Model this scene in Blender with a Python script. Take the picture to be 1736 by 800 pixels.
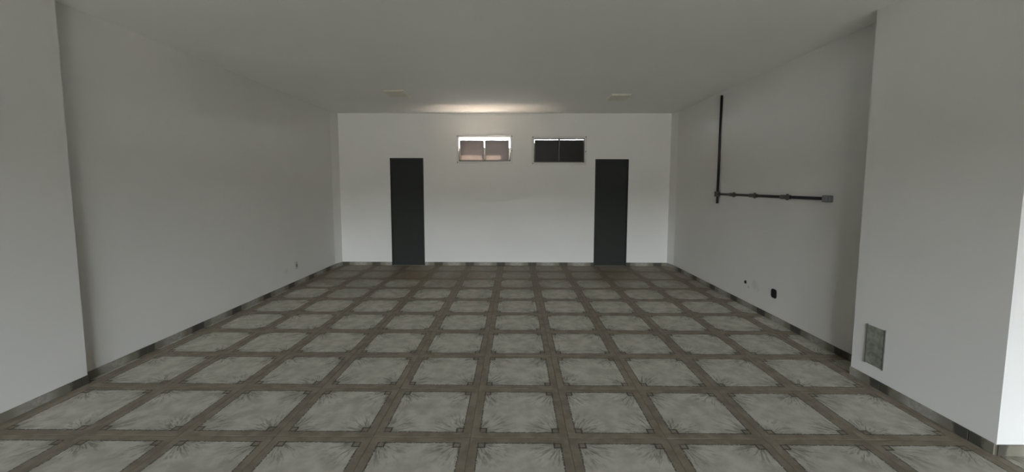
import bpy, bmesh, math, random
from mathutils import Matrix, Vector
random.seed(7)
for o in list(bpy.data.objects): bpy.data.objects.remove(o)
S = bpy.context.scene
COL = S.collection

# ------------------------------------------------------------------ camera
W_PX, H_PX = 1736.0, 800.0
F_PX, PITCH, YAW, ROLL, CY = 685.889, 0.0833085, 0.0072282, 0.0020, 371.332
CAM_H = 1.541
def rot():
    cp, sp = math.cos(PITCH), math.sin(PITCH); cy, sy = math.cos(YAW), math.sin(YAW)
    cr, sr = math.cos(ROLL), math.sin(ROLL)
    M0 = Matrix(((1,0,0),(0,0,-1),(0,1,0)))
    Ry = Matrix(((cy,sy,0),(-sy,cy,0),(0,0,1)))
    Rp = Matrix(((1,0,0),(0,cp,-sp),(0,sp,cp)))
    Rr = Matrix(((cr,-sr,0),(sr,cr,0),(0,0,1)))
    return Rr @ Rp @ M0 @ Ry
R = rot()
cam = bpy.data.cameras.new('camera'); camo = bpy.data.objects.new('camera', cam); COL.objects.link(camo)
right, down, fwd = R[0], R[1], R[2]
m = Matrix(((right[0], -down[0], -fwd[0], 0), (right[1], -down[1], -fwd[1], 0), (right[2], -down[2], -fwd[2], CAM_H), (0,0,0,1)))
camo.matrix_world = m
cam.sensor_width = 36.0; cam.lens = F_PX / W_PX * 36.0
cam.shift_y = (CY - H_PX/2) / W_PX
cam.clip_start = 0.05; cam.clip_end = 200
S.camera = camo

# ------------------------------------------------------------------ world, sun, daylight portal, exposure
world = bpy.data.worlds.new('overcast_sky'); S.world = world; world.use_nodes = True
bg = world.node_tree.nodes['Background']
bg.inputs[0].default_value = (0.870, 0.945, 1.03, 1); bg.inputs[1].default_value = 25.0
sun = bpy.data.lights.new('sun', 'SUN'); sun.energy = 110.0; sun.color = (1.0, 0.87, 0.74); sun.angle = math.radians(0.6)
suno = bpy.data.objects.new('sun', sun); COL.objects.link(suno)
suno.rotation_euler = Vector((0.30, 0.50, 0.82)).to_track_quat('Z', 'Y').to_euler()
por = bpy.data.lights.new('doorway_portal', 'AREA'); por.shape = 'RECTANGLE'; por.size = 4.6; por.size_y = 2.66
por.cycles.is_portal = True
poro = bpy.data.objects.new('doorway_portal', por); COL.objects.link(poro)
S.view_settings.view_transform = 'Standard'; S.view_settings.look = 'None'
S.view_settings.exposure = 1.88; S.view_settings.gamma = 1.0; S.view_settings.use_curve_mapping = False

# ------------------------------------------------------------------ dimensions (metres)
T = 0.60                                    # floor tile pitch
GX0 = -0.4485 * T; GY0 = 3.93178 * T        # a tile corner on the floor grid
XL, XR, YB, YF, ZC = -3.37, 2.96, 7.69, -8.00, 2.88
PLX, PRX = -3.32, 2.765                     # pilaster faces
PL = (1.95, 3.01); PR = (2.225, 3.235)      # pilaster depth ranges
TH = 0.16
PORCH = -9.0
OPX = (-2.5, 2.1); OPZ = 2.66
BAY = 1.90                                  # unseen front bay, extended and darkened to cut bounce light               # front opening
poro.location = ((OPX[0]+OPX[1])/2, YF-TH/2, 1.33); poro.rotation_euler = (math.radians(90), 0, 0)

# ------------------------------------------------------------------ helpers
def tag(o, label=None, cat=None, group=None, kind=None):
    if label: o['label'] = label
    if cat: o['category'] = cat
    if group: o['group'] = group
    if kind: o['kind'] = kind
    return o
def link(name, me, mat=None, parent=None, loc=(0,0,0)):
    o = bpy.data.objects.new(name, me); COL.objects.link(o)
    if mat and me and not me.materials: me.materials.append(mat)
    o.location = loc
    if parent: o.parent = parent
    return o
def empty(name, loc=(0,0,0)):
    o = bpy.data.objects.new(name, None); COL.objects.link(o); o.location = loc; o.empty_display_size = 0.1
    return o
def bm_box(bm, lo, hi, bevel=0.0, seg=1):
    r = bmesh.ops.create_cube(bm, size=1.0)
    vs = r['verts']
    c = [(a+b)/2 for a, b in zip(lo, hi)]; d = [b-a for a, b in zip(lo, hi)]
    for v in vs: v.co = Vector([c[i] + v.co[i]*d[i] for i in range(3)])
    if bevel > 0:
        es = list({e for v in vs for e in v.link_edges})
        bmesh.ops.bevel(bm, geom=es, offset=bevel, segments=seg, affect='EDGES', profile=0.6)
def bm_mesh(bm, name, smooth=False):
    bmesh.ops.recalc_face_normals(bm, faces=bm.faces)
    me = bpy.data.meshes.new(name); bm.to_mesh(me); bm.free()
    if smooth:
        for p in me.polygons: p.use_smooth = True
    return me
def box(name, lo, hi, mat, parent=None, bevel=0.0, loc=(0,0,0), seg=1):
    bm = bmesh.new(); bm_box(bm, lo, hi, bevel, seg)
    return link(name, bm_mesh(bm, name), mat, parent, loc)
def bm_cyl(bm, p0, p1, r, seg=20, r2=None):
    p0, p1 = Vector(p0), Vector(p1); d = p1 - p0
    M = Matrix.Translation((p0+p1)/2) @ d.to_track_quat('Z', 'Y').to_matrix().to_4x4()
    bmesh.ops.create_cone(bm, cap_ends=True, segments=seg, radius1=r, radius2=r if r2 is None else r2, depth=d.length, matrix=M)
def cyl(name, p0, p1, r, mat, parent=None, seg=20, bevel=0.0):
    bm = bmesh.new(); bm_cyl(bm, p0, p1, r, seg)
    if bevel:
        es = [e for e in bm.edges if len(e.link_faces) == 2 and any(len(f.verts) > 4 for f in e.link_faces)]
        bmesh.ops.bevel(bm, geom=es, offset=bevel, segments=2, affect='EDGES')
    me = bm_mesh(bm, name)
    for p in me.polygons: p.use_smooth = len(p.vertices) <= 4
    return link(name, me, mat, parent)
def wall_mesh(name, u0, u1, z0, z1, holes, th, place):
    """slab in (u, z) with rectangular holes; place(u, z, t) -> xyz, t from 0 (room face) to th"""
    us = sorted({u0, u1, *[h[0] for h in holes], *[h[1] for h in holes]})
    zs = sorted({z0, z1, *[h[2] for h in holes], *[h[3] for h in holes]})
    solid = lambda i, j: (0 <= i < len(us)-1 and 0 <= j < len(zs)-1 and not any(
        h[0]-1e-6 <= us[i] and us[i+1] <= h[1]+1e-6 and h[2]-1e-6 <= zs[j] and zs[j+1] <= h[3]+1e-6 for h in holes))
    bm = bmesh.new(); cache = {}
    def V(i, j, t):
        k = (i, j, t)
        if k not in cache: cache[k] = bm.verts.new(place(us[i], zs[j], t))
        return cache[k]
    for i in range(len(us)-1):
        for j in range(len(zs)-1):
            if not solid(i, j): continue
            for t in (0, th): bm.faces.new([V(i,j,t), V(i+1,j,t), V(i+1,j+1,t), V(i,j+1,t)])
            for (di, dj, a, b) in ((-1,0,(i,j),(i,j+1)), (1,0,(i+1,j),(i+1,j+1)), (0,-1,(i,j),(i+1,j)), (0,1,(i,j+1),(i+1,j+1))):
                if not solid(i+di, j+dj): bm.faces.new([V(*a,0), V(*b,0), V(*b,th), V(*a,th)])
    return bm_mesh(bm, name)

# ------------------------------------------------------------------ node helpers and materials
class N:
    def __init__(s, name):
        s.mat = bpy.data.materials.new(name); s.mat.use_nodes = True
        s.t = s.mat.node_tree; s.b = s.t.nodes['Principled BSDF']; s.out = s.t.nodes['Material Output']
    def new(s, kind, **kw):
        n = s.t.nodes.new(kind)
        for k, v in kw.items(): setattr(n, k, v)
        return n
    def put(s, sock, v):
        if isinstance(v, (int, float)): sock.default_value = v
        elif isinstance(v, tuple): sock.default_value = v if len(v) == len(sock.default_value) else (*v, 1)
        else: s.t.links.new(v, sock)
    def m(s, op, a, b=None, c=None, clamp=False):
        n = s.new('ShaderNodeMath', operation=op, use_clamp=clamp); s.put(n.inputs[0], a)
        if b is not None: s.put(n.inputs[1], b)
        if c is not None: s.put(n.inputs[2], c)
        return n.outputs[0]
    def step(s, x, lo, hi, smooth=True):           # 0 below lo, 1 above hi
        n = s.new('ShaderNodeMapRange', interpolation_type='SMOOTHSTEP' if smooth else 'LINEAR')
        s.put(n.inputs[0], x); s.put(n.inputs[1], lo); s.put(n.inputs[2], hi); s.put(n.inputs[3], 0.0); s.put(n.inputs[4], 1.0)
        return n.outputs[0]
    def mix(s, f, a, b):
        n = s.new('ShaderNodeMix', data_type='RGBA'); s.put(n.inputs[0], f); s.put(n.inputs[6], a); s.put(n.inputs[7], b)
        return n.outputs[2]
    def noise(s, vec, scale, detail=3, rough=0.5):
        n = s.new('ShaderNodeTexNoise'); n.inputs['Scale'].default_value = scale
        n.inputs['Detail'].default_value = detail; n.inputs['Roughness'].default_value = rough
        if vec is not None: s.t.links.new(vec, n.inputs['Vector'])
        return n.outputs['Fac']
    def obj(s): return s.new('ShaderNodeTexCoord').outputs['Object']
    def sep(s, v):
        n = s.new('ShaderNodeSeparateXYZ'); s.t.links.new(v, n.inputs[0]); return n.outputs
    def comb(s, x, y, z):
        n = s.new('ShaderNodeCombineXYZ'); s.put(n.inputs[0], x); s.put(n.inputs[1], y); s.put(n.inputs[2], z); return n.outputs[0]
    def bump(s, h, strength, dist):
        n = s.new('ShaderNodeBump'); n.inputs['Strength'].default_value = strength; n.inputs['Distance'].default_value = dist
        s.t.links.new(h, n.inputs['Height']); s.t.links.new(n.outputs[0], s.b.inputs['Normal'])
    def setb(s, **kw):
        for k, v in kw.items(): s.put(s.b.inputs[k.replace('_', ' ')], v)

def plain(name, col, rough=0.6, var=0.12, scale=12.0, metal=0.0, spec=0.4):
    n = N(name); f = n.noise(n.obj(), scale, 4)
    d = tuple(c*(1-var) for c in col); l = tuple(min(1, c*(1+var)) for c in col)
    n.setb(Base_Color=n.mix(f, d, l), Roughness=rough, Metallic=metal); n.b.inputs['Specular IOR Level'].default_value = spec
    return n.mat

def paint(name, col, marks=()):
    """white emulsion: roller texture, faint blotches, optional small scuffs at given world spots"""
    n = N(name); o = n.obj()
    big = n.noise(o, 0.9, 3); fine = n.noise(o, 160.0, 2); mid = n.noise(o, 7.0, 5, 0.6)
    c = n.mix(n.step(big, 0.3, 0.7), tuple(x*0.965 for x in col), col)
    c = n.mix(n.m('MULTIPLY', n.step(mid, 0.55, 0.8), 0.10), c, tuple(x*0.8 for x in col))
    wob = n.noise(o, 45.0, 3)
    for (x, y, z, r, k) in marks:
        vm = n.new('ShaderNodeVectorMath', operation='DISTANCE'); n.t.links.new(o, vm.inputs[0]); vm.inputs[1].default_value = (x, y, z)
        d = n.m('ADD', vm.outputs['Value'], n.m('MULTIPLY', n.m('SUBTRACT', wob, 0.5), r*1.6))
        c = n.mix(n.m('MULTIPLY', n.m('SUBTRACT', 1.0, n.step(d, r*0.35, r)), k), c, (0.16, 0.15, 0.13))
    n.setb(Base_Color=c, Roughness=0.72); n.b.inputs['Specular IOR Level'].default_value = 0.25
    n.bump(fine, 0.12, 0.002)
    return n.mat

def tile_material():
    n = N('printed_floor_tile'); o = n.obj(); x, y, z = n.sep(o)
    ax, ay = n.m('ABSOLUTE', x), n.m('ABSOLUTE', y)
    a = n.m('MAXIMUM', ax, ay); b = n.m('MINIMUM', ax, ay)
    info = n.new('ShaderNodeObjectInfo').outputs['Random']
    rnd = n.m('MULTIPLY', info, 37.0)
    seed = n.comb(n.m('MULTIPLY', info, 17.0), n.m('MULTIPLY', info, 31.0), 0.0)
    vadd = n.new('ShaderNodeVectorMath', operation='ADD'); n.t.links.new(o, vadd.inputs[0]); n.t.links.new(seed, vadd.inputs[1])
    ov = vadd.outputs[0]
    soft = n.noise(ov, 9.0, 4, 0.55); grain = n.noise(ov, 70.0, 3, 0.6)
    # pale clouded field
    field = n.mix(n.step(soft, 0.30, 0.70), (0.43, 0.405, 0.335), (0.59, 0.562, 0.48))
    # brush strokes fanning out of each corner of the field
    IN = 0.247
    dx, dy = n.m('SUBTRACT', IN, ax), n.m('SUBTRACT', IN, ay)
    rad = n.m('SQRT', n.m('ADD', n.m('MULTIPLY', dx, dx), n.m('MULTIPLY', dy, dy)))
    ang = n.m('ARCTAN2', dy, dx)
    quad = n.m('ADD', n.m('MULTIPLY', n.m('SIGN', x), 3.7), n.m('MULTIPLY', n.m('SIGN', y), 9.1))
    sv = n.comb(n.m('MULTIPLY', ang, 7.0), n.m('ADD', n.m('MULTIPLY', rad, 9.0), rnd), quad)
    st = n.noise(sv, 1.6, 2, 0.55)
    stroke = n.step(st, 0.50, 0.60)
    reach = n.m('SUBTRACT', 1.0, n.step(rad, 0.06, 0.29))
    stroke = n.m('MULTIPLY', n.m('MULTIPLY', stroke, reach), 0.62)
    wash = n.m('MULTIPLY', n.m('SUBTRACT', 1.0, n.step(rad, 0.0, 0.13)), 0.55)
    field = n.mix(wash, field, (0.20, 0.185, 0.135))
    field = n.mix(stroke, field, (0.105, 0.10, 0.075))
    # border band
    band = n.mix(n.step(soft, 0.35, 0.65), (0.215, 0.180, 0.132), (0.285, 0.246, 0.186))
    wob = n.m('MULTIPLY', n.m('SUBTRACT', grain, 0.5), 0.010)
    aw = n.m('ADD', a, wob)
    inb = n.step(aw, 0.2455, 0.2485)
    c = n.mix(inb, field, band)
    # small square bracket at each corner of the field, band coloured with dark rim
    bw = n.m('ADD', b, wob)
    inq = n.step(bw, 0.2075, 0.2095)
    c = n.mix(inq, c, band)
    rimq = n.m('MULTIPLY', n.step(bw, 0.200, 0.2035), n.m('SUBTRACT', 1.0, n.step(bw, 0.210, 0.2135)))
    rimq = n.m('MULTIPLY', rimq, n.m('SUBTRACT', 1.0, n.step(a, 0.252, 0.258)))
    rimb = n.m('MULTIPLY', n.step(aw, 0.2405, 0.2445), n.m('SUBTRACT', 1.0, n.step(aw, 0.2485, 0.2525)))
    rim = n.m('MAXIMUM', rimq, n.m('MULTIPLY', rimb, n.step(grain, 0.30, 0.55)))
    c = n.mix(n.m('MULTIPLY', rim, 0.85), c, (0.05, 0.047, 0.038))
    # browner, darker tone towards the back of the hall, plus ochre blotches near the doors
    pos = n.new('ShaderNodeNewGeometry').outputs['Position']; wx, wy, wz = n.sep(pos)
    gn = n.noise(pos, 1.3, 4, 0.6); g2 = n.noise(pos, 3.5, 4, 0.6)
    back_tone = n.step(n.m('ADD', wy, n.m('MULTIPLY', n.m('SUBTRACT', gn, 0.5), 3.0)), 4.9, 7.0)
    c = n.mix(n.m('MULTIPLY', back_tone, 0.68), c, (0.155, 0.126, 0.085))
    for (sx, sy, sr, sk) in ((-1.75, 6.75, 0.55, 0.5), (-0.85, 6.85, 0.45, 0.35), (1.85, 6.95, 0.50, 0.4)):
        d = n.m('SQRT', n.m('ADD', n.m('POWER', n.m('SUBTRACT', wx, sx), 2.0), n.m('POWER', n.m('SUBTRACT', wy, sy), 2.0)))
        d = n.m('ADD', d, n.m('MULTIPLY', n.m('SUBTRACT', g2, 0.5), 0.6))
        c = n.mix(n.m('MULTIPLY', n.m('SUBTRACT', 1.0, n.step(d, 0.1, sr)), sk), c, (0.15, 0.105, 0.048))
    n.setb(Base_Color=c, Roughness=0.55); n.b.inputs['Specular IOR Level'].default_value = 0.15
    n.bump(grain, 0.05, 0.002)
    return n.mat

def skirting_material():
    n = N('printed_skirting_tile'); o = n.obj(); x, y, z = n.sep(o)
    g = n.noise(o, 24.0, 4, 0.6)
    ax = n.m('ADD', n.m('ABSOLUTE', x), n.m('MULTIPLY', n.m('SUBTRACT', g, 0.5), 0.09))
    c = n.mix(n.step(g, 0.35, 0.65), (0.28, 0.265, 0.225), (0.39, 0.375, 0.33))
    c = n.mix(n.m('MULTIPLY', n.step(ax, 0.05, 0.17), 0.85), c, (0.17, 0.155, 0.115))
    c = n.mix(n.m('MULTIPLY', n.step(ax, 0.205, 0.235), 0.85), c, (0.055, 0.052, 0.042))
    n.setb(Base_Color=c, Roughness=0.55); n.b.inputs['Specular IOR Level'].default_value = 0.15
    return n.mat

def marble_material():
    n = N('mottled_grey_green_panel'); o = n.obj()
    w = n.noise(o, 16.0, 5, 0.65); v = n.noise(o, 42.0, 4, 0.6)
    c = n.mix(n.step(w, 0.36, 0.64), (0.15, 0.156, 0.125), (0.29, 0.30, 0.25))
    c = n.mix(n.m('MULTIPLY', n.step(v, 0.60, 0.72), 0.5), c, (0.36, 0.35, 0.30))
    n.setb(Base_Color=c, Roughness=0.45)
    return n.mat

def pane_material(name='smoked_frosted_glass', k=1.0):
    n = N(name); t = n.t
    g = n.noise(n.obj(), 30.0, 3)
    tr = n.new('ShaderNodeBsdfTranslucent'); n.put(tr.inputs[0], n.mix(g, (0.050*k, 0.044*k, 0.041*k), (0.062*k, 0.055*k, 0.051*k)))
    n.setb(Base_Color=(0.042*min(1, k*1.6), 0.037*min(1, k*1.7), 0.031*min(1, k*1.7)), Roughness=0.35); n.b.inputs['Specular IOR Level'].default_value = 0.4 if k > 0.5 else 0.12
    ad = n.new('ShaderNodeAddShader'); t.links.new(tr.outputs[0], ad.inputs[0]); t.links.new(n.b.outputs[0], ad.inputs[1])
    t.links.new(ad.outputs[0], n.out.inputs[0])
    return n.mat

M = dict(
    wall=paint('white_wall_paint', (0.748, 0.738, 0.708)),
    wall_r=paint('white_wall_paint_scuffed', (0.748, 0.738, 0.708),
                 marks=((XR, 4.93, 0.325, 0.075, 0.16), (XR, 5.06, 0.262, 0.022, 0.45), (XR, 4.86, 0.29, 0.05, 0.10))),
    wall_l=paint('white_wall_paint_marked', (0.748, 0.738, 0.708), marks=((XL, 5.86, 0.275, 0.05, 0.14),)),
    ceil=paint('white_ceiling_paint', (0.88, 0.872, 0.838)),
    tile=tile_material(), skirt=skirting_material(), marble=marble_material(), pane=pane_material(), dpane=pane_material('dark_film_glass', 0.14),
    grout=plain('grey_brown_grout', (0.15, 0.135, 0.105), 0.9, 0.2, 60),
    door=plain('charcoal_door_paint', (0.025, 0.0275, 0.0245), 0.6, 0.10, 9, spec=0.2),
    jamb=plain('charcoal_jamb_paint', (0.017, 0.0185, 0.017), 0.55, 0.1, 9),
    wframe=plain('white_window_casing', (0.62, 0.61, 0.58), 0.5, 0.06, 20),
    alu=plain('aluminium_sash', (0.42, 0.39, 0.36), 0.45, 0.08, 30, metal=0.35),
    dsash=plain('dark_sash', (0.05, 0.046, 0.038), 0.5, 0.1, 30),
    black=plain('black_conduit', (0.012, 0.012, 0.013), 0.5, 0.2, 40),
    clip=plain('olive_grey_fitting', (0.085, 0.083, 0.070), 0.55, 0.15, 40),
    greybox=plain('grey_fitting', (0.17, 0.18, 0.18), 0.5, 0.15, 40),
    void=plain('black_plastic', (0.006, 0.006, 0.006), 0.8, 0.2, 40),
    plate=plain('beige_plate', (0.77, 0.745, 0.645), 0.6, 0.06, 14),
    plate2=plain('beige_plate_rim', (0.70, 0.675, 0.575), 0.6, 0.06, 14),
    outlet=plain('grey_white_plastic', (0.50, 0.50, 0.47), 0.4, 0.05, 30),
    tick=plain('dark_tick', (0.06, 0.055, 0.05), 0.5, 0.2, 60),
    asphalt=plain('street_asphalt', (0.055, 0.054, 0.052), 0.9, 0.25, 3),
    facade=plain('dark_facade_plaster', (0.035, 0.036, 0.03), 0.9, 0.15, 2),
    ledge=plain('warm_bounce_screed', (0.46, 0.385, 0.325), 0.9, 0.15, 5),
    backdrop=plain('dark_backdrop_render', (0.045, 0.042, 0.035), 0.9, 0.2, 4),
    bay=plain('dark_bounce_absorber', (0.09, 0.09, 0.085), 0.8, 0.1, 6),  # dark tone chosen to absorb bounce light in the unseen front bay
    slab=plain('concrete_slab', (0.35, 0.34, 0.32), 0.9, 0.15, 3),
)

# ------------------------------------------------------------------ structure: walls, ceiling, pilasters
def struct(o, label, cat): return tag(o, label, cat, kind='structure')
D1, D2 = (-2.365, -1.732, 2.05), (1.512, 2.140, 2.035)              # door openings: x0, x1, height
W1, W2 = (-1.060, -0.086, 1.990, 2.436), (0.355, 1.302, 1.972, 2.418) # window openings: x0, x1, z0, z1
back = link('wall_back', wall_mesh('wall_back', XL-TH, XR+TH, -0.12, ZC+0.25,
            [(D1[0], D1[1], 0.0, D1[2]), (D2[0], D2[1], 0.0, D2[2]), W1, W2], TH, lambda u, z, t: (u, YB+t, z)), M['wall'])
struct(back, 'white painted back wall with two dark doors and two small high windows', 'wall')
left = link('wall_left', wall_mesh('wall_left', BAY, YB, -0.12, ZC+0.25, [], TH, lambda u, z, t: (XL-t, u, z)), M['wall_l'])
struct(left, 'long bare white side wall on the left', 'wall')
HOLE_BOX = (4.512, 4.600, 0.268, 0.362); HOLE_PIPE = (5.110, 5.140, 0.297, 0.327)
rightw = link('wall_right', wall_mesh('wall_right', BAY, YB, -0.12, ZC+0.25, [HOLE_BOX, HOLE_PIPE], TH, lambda u, z, t: (XR+t, u, z)), M['wall_r'])
struct(rightw, 'white side wall on the right carrying the black conduit', 'wall')
front = link('wall_front', wall_mesh('wall_front', XL-TH, XR+TH, -0.12, ZC+0.25, [(OPX[0], OPX[1], 0.0, OPZ)], TH, lambda u, z, t: (u, YF-t, z)), M['bay'])
struct(front, 'unseen front wall, darkened to cut bounce, with the wide shop opening behind the camera', 'wall')
fbl = box('wall_left_front', (XL-TH, YF-TH, -0.12), (XL, BAY, ZC+0.25), M['bay']); struct(fbl, 'unseen left wall of the front bay, darkened to cut bounce', 'wall')
fbr = box('wall_right_front', (XR, YF-TH, -0.12), (XR+TH, BAY, ZC+0.25), M['bay']); struct(fbr, 'unseen right wall of the front bay, darkened to cut bounce', 'wall')
fbc = box('ceiling_front', (XL, YF, ZC), (XR, BAY, ZC+0.2), M['bay']); struct(fbc, 'unseen ceiling of the front bay, darkened to cut bounce', 'ceiling')
ce = box('ceiling', (XL, BAY, ZC), (XR, YB, ZC+0.2), M['ceil']); struct(ce, 'flat white painted ceiling', 'ceiling')
def prism(name, pts, z0, z1, mat):
    bm = bmesh.new()
    lo = [bm.verts.new((x, y, z0)) for x, y in pts]; hi = [bm.verts.new((x, y, z1)) for x, y in pts]
    bm.faces.new(lo); bm.faces.new(hi)
    for i in range(len(pts)):
        j = (i+1) % len(pts); bm.faces.new([lo[i], lo[j], hi[j], hi[i]])
    return link(name, bm_mesh(bm, name), mat)
t1 = prism('trim_1', [(XL, PL[0]), (PLX, PL[0]), (PLX, PL[1]), (XL, PL[1])], 0, ZC, M['wall']); struct(t1, 'shallow white pilaster on the left wall at the picture edge', 'pilaster')
t2 = prism('trim_2', [(XR, PR[0]), (XR, PR[1]), (PRX, PR[1]), (PRX, PR[0])], 0, ZC, M['wall']); struct(t2, 'deep white pilaster on the right wall holding the grey green plate', 'pilaster')
CH, CHX = 0.22, 0.045
t3 = prism('trim_3', [(XL, YB), (XL, YB-CH), (XL+CHX, YB)], 0, ZC, M['wall']); struct(t3, 'plastered chamfer in the left back corner', 'trim')
t4 = prism('trim_4', [(XR, YB), (XR-CHX, YB), (XR, YB-CH)], 0, ZC, M['wall']); struct(t4, 'plastered chamfer in the right back corner', 'trim')

# ------------------------------------------------------------------ floor: mortar bed and single tiles
fl = box('floor', (XL-TH, YF-TH, -0.12), (XR+TH, YB+TH, -0.0035), M['grout']); struct(fl, 'floor of pale square tiles with brown printed borders', 'floor')
GAP = 0.0018
def tile_mesh(x0, x1, y0, y1):
    bm = bmesh.new(); bv = 0.0018
    ring = lambda d, z: [bm.verts.new(p) for p in ((x0+d, y0+d, z), (x1-d, y0+d, z), (x1-d, y1-d, z), (x0+d, y1-d, z))]
    a, b, c = ring(0, -0.0035), ring(0, -bv*0.6), ring(bv, 0.0)
    for p, q in ((a, b), (b, c)):
        for i in range(4): bm.faces.new([p[i], p[(i+1) % 4], q[(i+1) % 4], q[i]])
    bm.faces.new(c)
    return bm_mesh(bm, 'floor_tile')
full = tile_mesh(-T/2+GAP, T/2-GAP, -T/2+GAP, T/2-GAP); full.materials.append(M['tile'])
i0 = math.floor((XL-GX0)/T); i1 = math.ceil((XR-GX0)/T); j0 = math.floor((YF-GY0)/T); j1 = math.ceil((YB-GY0)/T)
for j in range(j1-1, j0-1, -1):
    for i in range(i0, i1):
        cx, cyy = GX0+(i+.5)*T, GY0+(j+.5)*T
        lo_x, hi_x = max(-T/2, XL-cx), min(T/2, XR-cx); lo_y, hi_y = max(-T/2, YF-cyy), min(T/2, YB-cyy)
        if hi_x-lo_x < 0.01 or hi_y-lo_y < 0.01: continue
        if hi_x-lo_x > T-1e-4 and hi_y-lo_y > T-1e-4: me = full
        else:
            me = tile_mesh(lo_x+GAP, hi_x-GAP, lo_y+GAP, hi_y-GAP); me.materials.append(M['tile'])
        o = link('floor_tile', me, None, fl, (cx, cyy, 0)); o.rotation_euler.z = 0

# ------------------------------------------------------------------ skirting of cut tiles
SKH, SKT = 0.066, 0.011
def skirting(name, label, runs, diag=()):
    """runs: (axis, fixed coordinate of wall face, inward sign, start, end); pieces follow the floor grid"""
    bm = bmesh.new()
    for ax, f, s, a, b in runs:
        e = 0.004*s
        if ax == 'y': bm_box(bm, (min(f, f+e), a, 0), (max(f, f+e), b, SKH-0.003))
        else: bm_box(bm, (a, min(f, f+e), 0), (b, max(f, f+e), SKH-0.003))
    root = link(name, bm_mesh(bm, name), M['grout']); struct(root, label, 'baseboard')
    for (px, py, qx, qy) in diag:
        L = math.hypot(qx-px, qy-py)
        o = box('skirting_tile', (-L/2, 0, 0.001), (L/2, SKT, SKH), M['skirt'], root, 0.0015)
        o.location = ((px+qx)/2, (py+qy)/2, 0); o.rotation_euler.z = math.atan2(qy-py, qx-px)
    for ax, f, s, a, b in runs:
        g0 = GY0 if ax == 'y' else GX0
        k = math.floor((a-g0)/T)
        while g0+k*T < b:
            c = g0+(k+.5)*T
            lo, hi = max(-T/2, a-c)+GAP, min(T/2, b-c)-GAP
            if hi-lo > 0.012:
                bm = bmesh.new(); bm_box(bm, (lo, 0, 0.001), (hi, SKT, SKH), 0.0015)
                o = link('skirting_tile', bm_mesh(bm, 'skirting_tile'), M['skirt'], root)
                if ax == 'y':
                    o.location = (f, c, 0); o.rotation_euler.z = math.pi/2
                    if s > 0: o.scale.y = -1
                else:
                    o.location = (c, f, 0)
                    if s < 0: o.scale.y = -1
            k += 1
    return root
skirting('baseboard_left', 'tile skirting along the foot of the left wall',
         [('y', XL, 1, PL[1], YB-CH), ('y', PLX, 1, PL[0], PL[1]), ('y', XL, 1, YF+SKT, PL[0]-SKT), ('x', PL[0], -1, XL, PLX)], [(XL+CHX, YB, XL, YB-CH)])
skirting('baseboard_right', 'tile skirting along the foot of the right wall and pilaster',
         [('y', XR, -1, PR[1]+SKT, YB-CH), ('y', PRX, -1, PR[0], PR[1]), ('y', XR, -1, YF+SKT, PR[0]-SKT), ('x', PR[0], -1, PRX, XR), ('x', PR[1], 1, PRX, XR-SKT)], [(XR, YB-CH, XR-CHX, YB)])
skirting('baseboard_back', 'tile skirting along the foot of the back wall between doors',
         [('x', YB, -1, XL+CHX, D1[0]), ('x', YB, -1, D1[1], D2[0]), ('x', YB, -1, D2[1], XR-CHX)])
skirting('baseboard_front', 'tile skirting beside the front opening', [('x', YF, 1, XL+SKT, OPX[0]), ('x', YF, 1, OPX[1], XR-SKT)])

# ------------------------------------------------------------------ doors
def door(name, d, label):
    x0, x1, h = d; c = (x0+x1)/2; w = x1-x0
    root = empty(name, (c, YB, 0)); struct(root, label, 'door')
    J = 0.022
    box('door_jamb', (-w/2, -0.004, 0), (-w/2+J, 0.12, h), M['jamb'], root, 0.002)
    box('door_jamb', (w/2-J, -0.004, 0), (w/2, 0.12, h), M['jamb'], root, 0.002)
    box('door_head', (-w/2+J, -0.004, h-J), (w/2-J, 0.12, h), M['jamb'], root, 0.002)
    box('door_leaf', (-w/2+J+0.003, 0.006, 0.006), (w/2-J-0.003, 0.041, h-J-0.003), M['door'], root, 0.002)
    for z in (0.22, h/2, h-0.25):
        cyl('hinge', (-w/2+J+0.001, 0.002, z-0.04), (-w/2+J+0.001, 0.002, z+0.04), 0.0055, M['jamb'], root, 10)
    box('stop_panel', (-w/2+J, 0.045, 0.0), (w/2-J, 0.12, h-J), M['jamb'], root)
door('door_1', D1, 'dark charcoal flush door nearest the left wall')
door('door_2', D2, 'dark charcoal flush door nearest the conduit wall')

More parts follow.
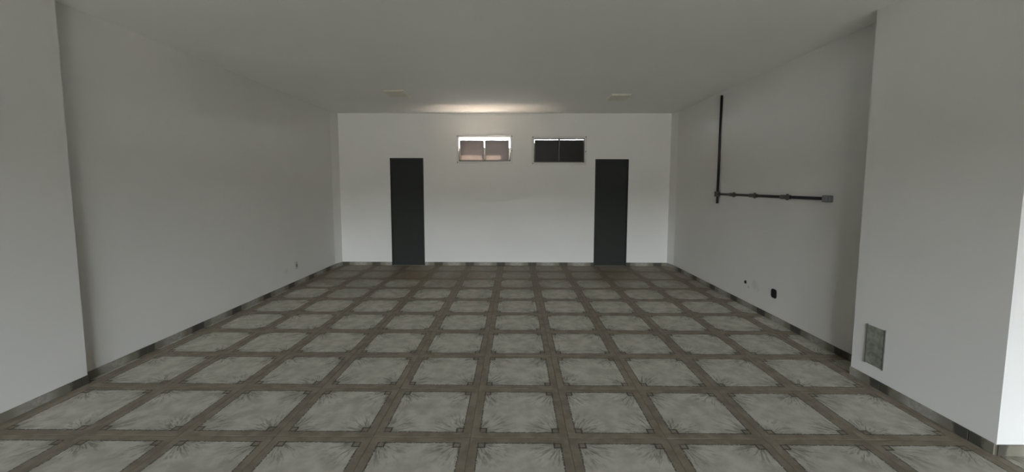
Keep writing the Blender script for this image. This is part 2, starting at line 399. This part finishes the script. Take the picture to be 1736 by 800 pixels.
# ------------------------------------------------------------------ windows
def window(name, w, tilt, label, sash_mat, pane_mat, mull, gap, side):
    x0, x1, z0, z1 = w; c = (x0+x1)/2; hw = (x1-x0)/2; H = z1-z0; sh = (H-0.014-gap)/math.cos(tilt)
    root = empty(name, (c, YB, z0)); struct(root, label, 'window')
    # flat casing proud of the plaster
    P, E = 0.010, 0.042
    box('casing', (-hw-E, -P, H), (hw+E, 0, H+E), M['wframe'], root, 0.003)
    box('casing', (-hw-E, -P, -E), (hw+E, 0, 0), M['wframe'], root, 0.003)
    box('casing', (-hw-E, -P, 0), (-hw, 0, H), M['wframe'], root, 0.003)
    box('casing', (hw, -P, 0), (hw+E, 0, H), M['wframe'], root, 0.003)
    for sx in (-1, 1):
        for z in ((H+E*0.55, -E*0.5) if sx < 0 else (H+E*0.55, H*0.45)):
            cyl('casing_tick', (sx*(hw+E*0.55), -P-0.003, z), (sx*(hw+E*0.55), -P+0.002, z), 0.010, M['tick'], root, 10)  # small dark raised ticks on the casing
    fw = 0.010
    box('window_frame', (-hw, 0.004, 0), (-hw+fw, 0.06, H), M['dsash'], root, 0.001)
    box('window_frame', (hw-fw, 0.004, 0), (hw, 0.06, H), M['dsash'], root, 0.001)
    box('window_frame', (-hw+fw, 0.004, 0), (hw-fw, 0.06, 0.012), M['dsash'], root, 0.001)
    if side > 0.01: box('mullion', (-mull/2, 0.050, 0.034), (mull/2, 0.060, H*0.60), M['dsash'], root, 0.001)
    else:
        box('mullion', (-mull/2, 0.048, 0.034), (mull/2, 0.060, H-0.006), M['dsash'], root, 0.001)
        box('window_frame', (-hw, 0.004, H-0.006), (hw, 0.16, H), M['dsash'], root, 0.001)
    box('window_frame', (-hw+fw, 0.050, 0.012), (hw-fw, 0.060, 0.034), M['dsash'], root, 0.001)
    for sx in (-1, 1):
        a, b = (-hw+fw+side, -side*0.45-0.002) if sx < 0 else (side*0.45+0.002, hw-fw-side)
        r = 0.012
        sash = empty_mesh_sash('sash', a, b, sh, r, sash_mat, root)
        sash.location = (0, 0.034, 0.014); sash.rotation_euler.x = tilt
        box('glass_pane', (a+r*0.6, -0.003, r*0.6), (b-r*0.6, 0.003, sh-r*0.6), pane_mat, sash)
        if side > 0.01:
            e0, e1 = (-hw+fw-0.001, a+0.030) if sx < 0 else (b-0.030, hw-fw+0.001)
            box('gap_cover', (e0, 0.050, 0.034), (e1, 0.058, H*0.58), M['alu'], root, 0.001)  # added strip that blocks daylight in the lower side gap
    return root
def empty_mesh_sash(name, a, b, h, r, mat, parent):
    bm = bmesh.new()
    bm_box(bm, (a, -0.011, 0), (a+r, 0.011, h), 0.002); bm_box(bm, (b-r, -0.011, 0), (b, 0.011, h), 0.002)
    bm_box(bm, (a+r, -0.011, 0), (b-r, 0.011, r), 0.002); bm_box(bm, (a+r, -0.011, h-r), (b-r, 0.011, h), 0.002)
    return link(name, bm_mesh(bm, name), mat, parent)
window('window_1', W1, math.radians(14), 'small high window with tilted panes and bright daylight gaps', M['alu'], M['pane'], 0.060, 0.058, 0.014)
window('window_2', W2, math.radians(4), 'small high window with dark panes and a thin bright top line', M['dsash'], M['dpane'], 0.040, 0.029, 0.002)

# ------------------------------------------------------------------ conduit on the right wall
cr = 0.017; cz = 1.420; vy = 5.905; cxx = XR-cr-0.004
con = empty('electrical_conduit', (XR, vy, cz)); tag(con, 'black surface conduit bent in an L on the right wall', 'conduit')
def local(p): return (p[0]-XR, p[1]-vy, p[2]-cz)
cyl('pipe', local((cxx, vy, cz+0.03)), local((cxx, vy, ZC-0.06)), cr, M['black'], con)
cyl('pipe', local((cxx, vy, cz-0.135)), local((cxx, vy, cz-0.03)), cr*0.95, M['black'], con)
cyl('pipe', local((cxx, vy-0.03, cz)), local((cxx, 3.86, cz)), cr*0.92, M['black'], con)
box('junction_box', local((XR-0.050, vy-0.036, cz-0.036)), local((XR, vy+0.036, cz+0.036)), M['clip'], con, 0.006, seg=2)
for yy in (5.50, 5.02, 4.42):
    cyl('coupling', local((cxx, yy-0.075, cz)), local((cxx, yy+0.075, cz)), cr*1.35, M['clip'], con, 20, 0.004)
    box('saddle_clip', local((XR-0.006, yy-0.02, cz-0.034)), local((XR, yy+0.02, cz+0.034)), M['clip'], con, 0.002)
eb = box('outlet_box', local((XR-0.042, 3.785, cz-0.032)), local((XR, 3.875, cz+0.032)), M['greybox'], con, 0.008, seg=2)
box('cover_plate', local((XR-0.046, 3.791, cz-0.027)), local((XR-0.042, 3.869, cz+0.027)), M['greybox'], eb, 0.002)

# ------------------------------------------------------------------ open wall box and pipe hole
def rounded_ring(name, w, h, r, ri, d0, d1, mat, parent):
    """rounded rectangular sleeve around the x axis, from x=d0 (room side) to d1"""
    def loop(a, b, rr):
        pts = []
        for (sx, sz, st) in ((1,1,0), (-1,1,90), (-1,-1,180), (1,-1,270)):
            for k in range(5):
                t = math.radians(st+k*22.5); pts.append((sx*(a-rr)+rr*math.cos(t), sz*(b-rr)+rr*math.sin(t)))
        return pts
    bm = bmesh.new(); o, i = loop(w/2, h/2, r), loop(w/2-ri, h/2-ri, max(r-ri, 0.002))
    L = [[bm.verts.new((d, p[0], p[1])) for p in ps] for d, ps in ((d1, o), (d0, o), (d0, i), (d1-0.004, i))]
    for a, b in zip(L, L[1:]):
        for k in range(20): bm.faces.new([a[k], a[(k+1) % 20], b[(k+1) % 20], b[k]])
    bm.faces.new(L[-1]); bm.faces.new(L[0])
    return link(name, bm_mesh(bm, name), mat, parent)
wb = empty('electrical_box', (XR, (HOLE_BOX[0]+HOLE_BOX[1])/2, (HOLE_BOX[2]+HOLE_BOX[3])/2))
tag(wb, 'open black socket box sunk low in the right wall', 'socket box')
rounded_ring('box_body', 0.098, 0.104, 0.030, 0.010, -0.003, 0.0, M['void'], wb)
box('box_well', (0.001, -0.043, -0.046), (0.045, 0.043, 0.046), M['void'], wb)
pp = empty('pipe_sleeve', (XR, (HOLE_PIPE[0]+HOLE_PIPE[1])/2, (HOLE_PIPE[2]+HOLE_PIPE[3])/2))
tag(pp, 'tiny round black pipe stub in the wall left of the socket box', 'pipe')
cyl('pipe_collar', (-0.004, 0, 0), (0.0, 0, 0), 0.022, M['void'], pp, 16)
cyl('pipe_end', (-0.010, 0, 0), (0.05, 0, 0), 0.0145, M['void'], pp, 16)

# ------------------------------------------------------------------ grey-green plate on the pilaster
ap = empty('access_panel', (PRX, 3.030, 0.163)); tag(ap, 'mottled grey green plate low on the right pilaster', 'panel')
box('panel_slab', (-0.006, -0.074, 0), (0, 0.074, 0.302), M['marble'], ap, 0.002)
box('panel_rim', (-0.008, -0.078, -0.004), (-0.0, -0.074, 0.306), M['clip'], ap)
box('panel_rim', (-0.008, 0.074, -0.004), (-0.0, 0.078, 0.306), M['clip'], ap)

# ------------------------------------------------------------------ outlet on left wall
ol = empty('wall_outlet', (XL, 6.13, 0.303)); tag(ol, 'small grey socket plate low on the left wall near the back', 'outlet')
box('cover_plate', (0, -0.036, -0.058), (0.009, 0.036, 0.058), M['outlet'], ol, 0.003)
box('socket_insert', (0.009, -0.018, -0.022), (0.011, 0.018, 0.022), M['greybox'], ol, 0.001)

# ------------------------------------------------------------------ ceiling plates
def plate(x, y, label):
    r = empty('ceiling_plate', (x, y, ZC)); tag(r, label, 'ceiling plate', 'beige plates on the ceiling')
    box('rim', (-0.150, -0.20, -0.012), (0.150, 0.20, 0), M['plate2'], r, 0.004)
    box('cover', (-0.135, -0.185, -0.020), (0.135, 0.185, -0.012), M['plate'], r, 0.004)
plate(-1.73, 6.02, 'faint beige rectangular plate on the ceiling above the left door')
plate(1.56, 6.28, 'faint beige rectangular plate on the ceiling above the right door')

# ------------------------------------------------------------------ outdoors
st = box('ground', (-40, -40, -0.5), (40, 40, -0.125), M['asphalt']); struct(st, 'street and yard ground outside the building', 'ground')
ob = box('opposite_building', (-30, -27, -0.125), (30, -22.5, 3.75), M['facade']); struct(ob, 'low dark building across the street', 'building')
rl = box('bounce_ledge', (-1.30, YB+TH+0.02, -0.125), (0.08, 8.60, 1.88), M['ledge']); struct(rl, 'unseen ledge added outside the bright window to bounce sun upward', 'ledge')  # added reflector: throws the warm glow up onto the ceiling
sd = box('window_backdrop', (0.18, 8.6, -0.125), (2.6, 9.6, 2.44), M['backdrop']); struct(sd, 'unseen dark block added outside to stop light behind the dark window', 'backdrop')  # added light block, keeps the sky from showing behind the dark panes
ev = box('sun_blocker', (XL-TH, YB+TH, ZC+0.15), (0.12, YB+TH+0.42, ZC+0.25), M['slab']); struct(ev, 'shallow unseen overhang added outside to shade the bright window', 'sun_blocker')  # added overhang, depth set so sun reaches only the lower panes
ev2 = box('sun_blocker', (0.12, YB+TH, ZC+0.15), (XR+TH+1.0, YB+TH+1.30, ZC+0.25), M['slab']); struct(ev2, 'deep unseen overhang added outside to shade the dark window', 'sun_blocker')  # added overhang, deepened to keep all sun off the dark window
rs = box('roof_slab', (XL-TH, YF-TH, ZC+0.25), (XR+TH, YB+TH+0.40, ZC+0.37), M['slab']); struct(rs, 'concrete roof slab over the hall', 'roof')
cn = box('sky_blocker', (XL-TH-1.5, PORCH, 2.80), (XR+TH+1.5, YF-TH, 2.92), M['slab']); struct(cn, 'unseen slab added over the front opening to block high sky', 'sky_blocker')  # added sky block, leaves only a low strip of sky for the opening
pf = box('porch_floor', (XL-TH-1.5, PORCH, -0.125), (XR+TH+1.5, YF-TH, -0.02), M['asphalt']); struct(pf, 'grey concrete pavement in front of the opening', 'floor')
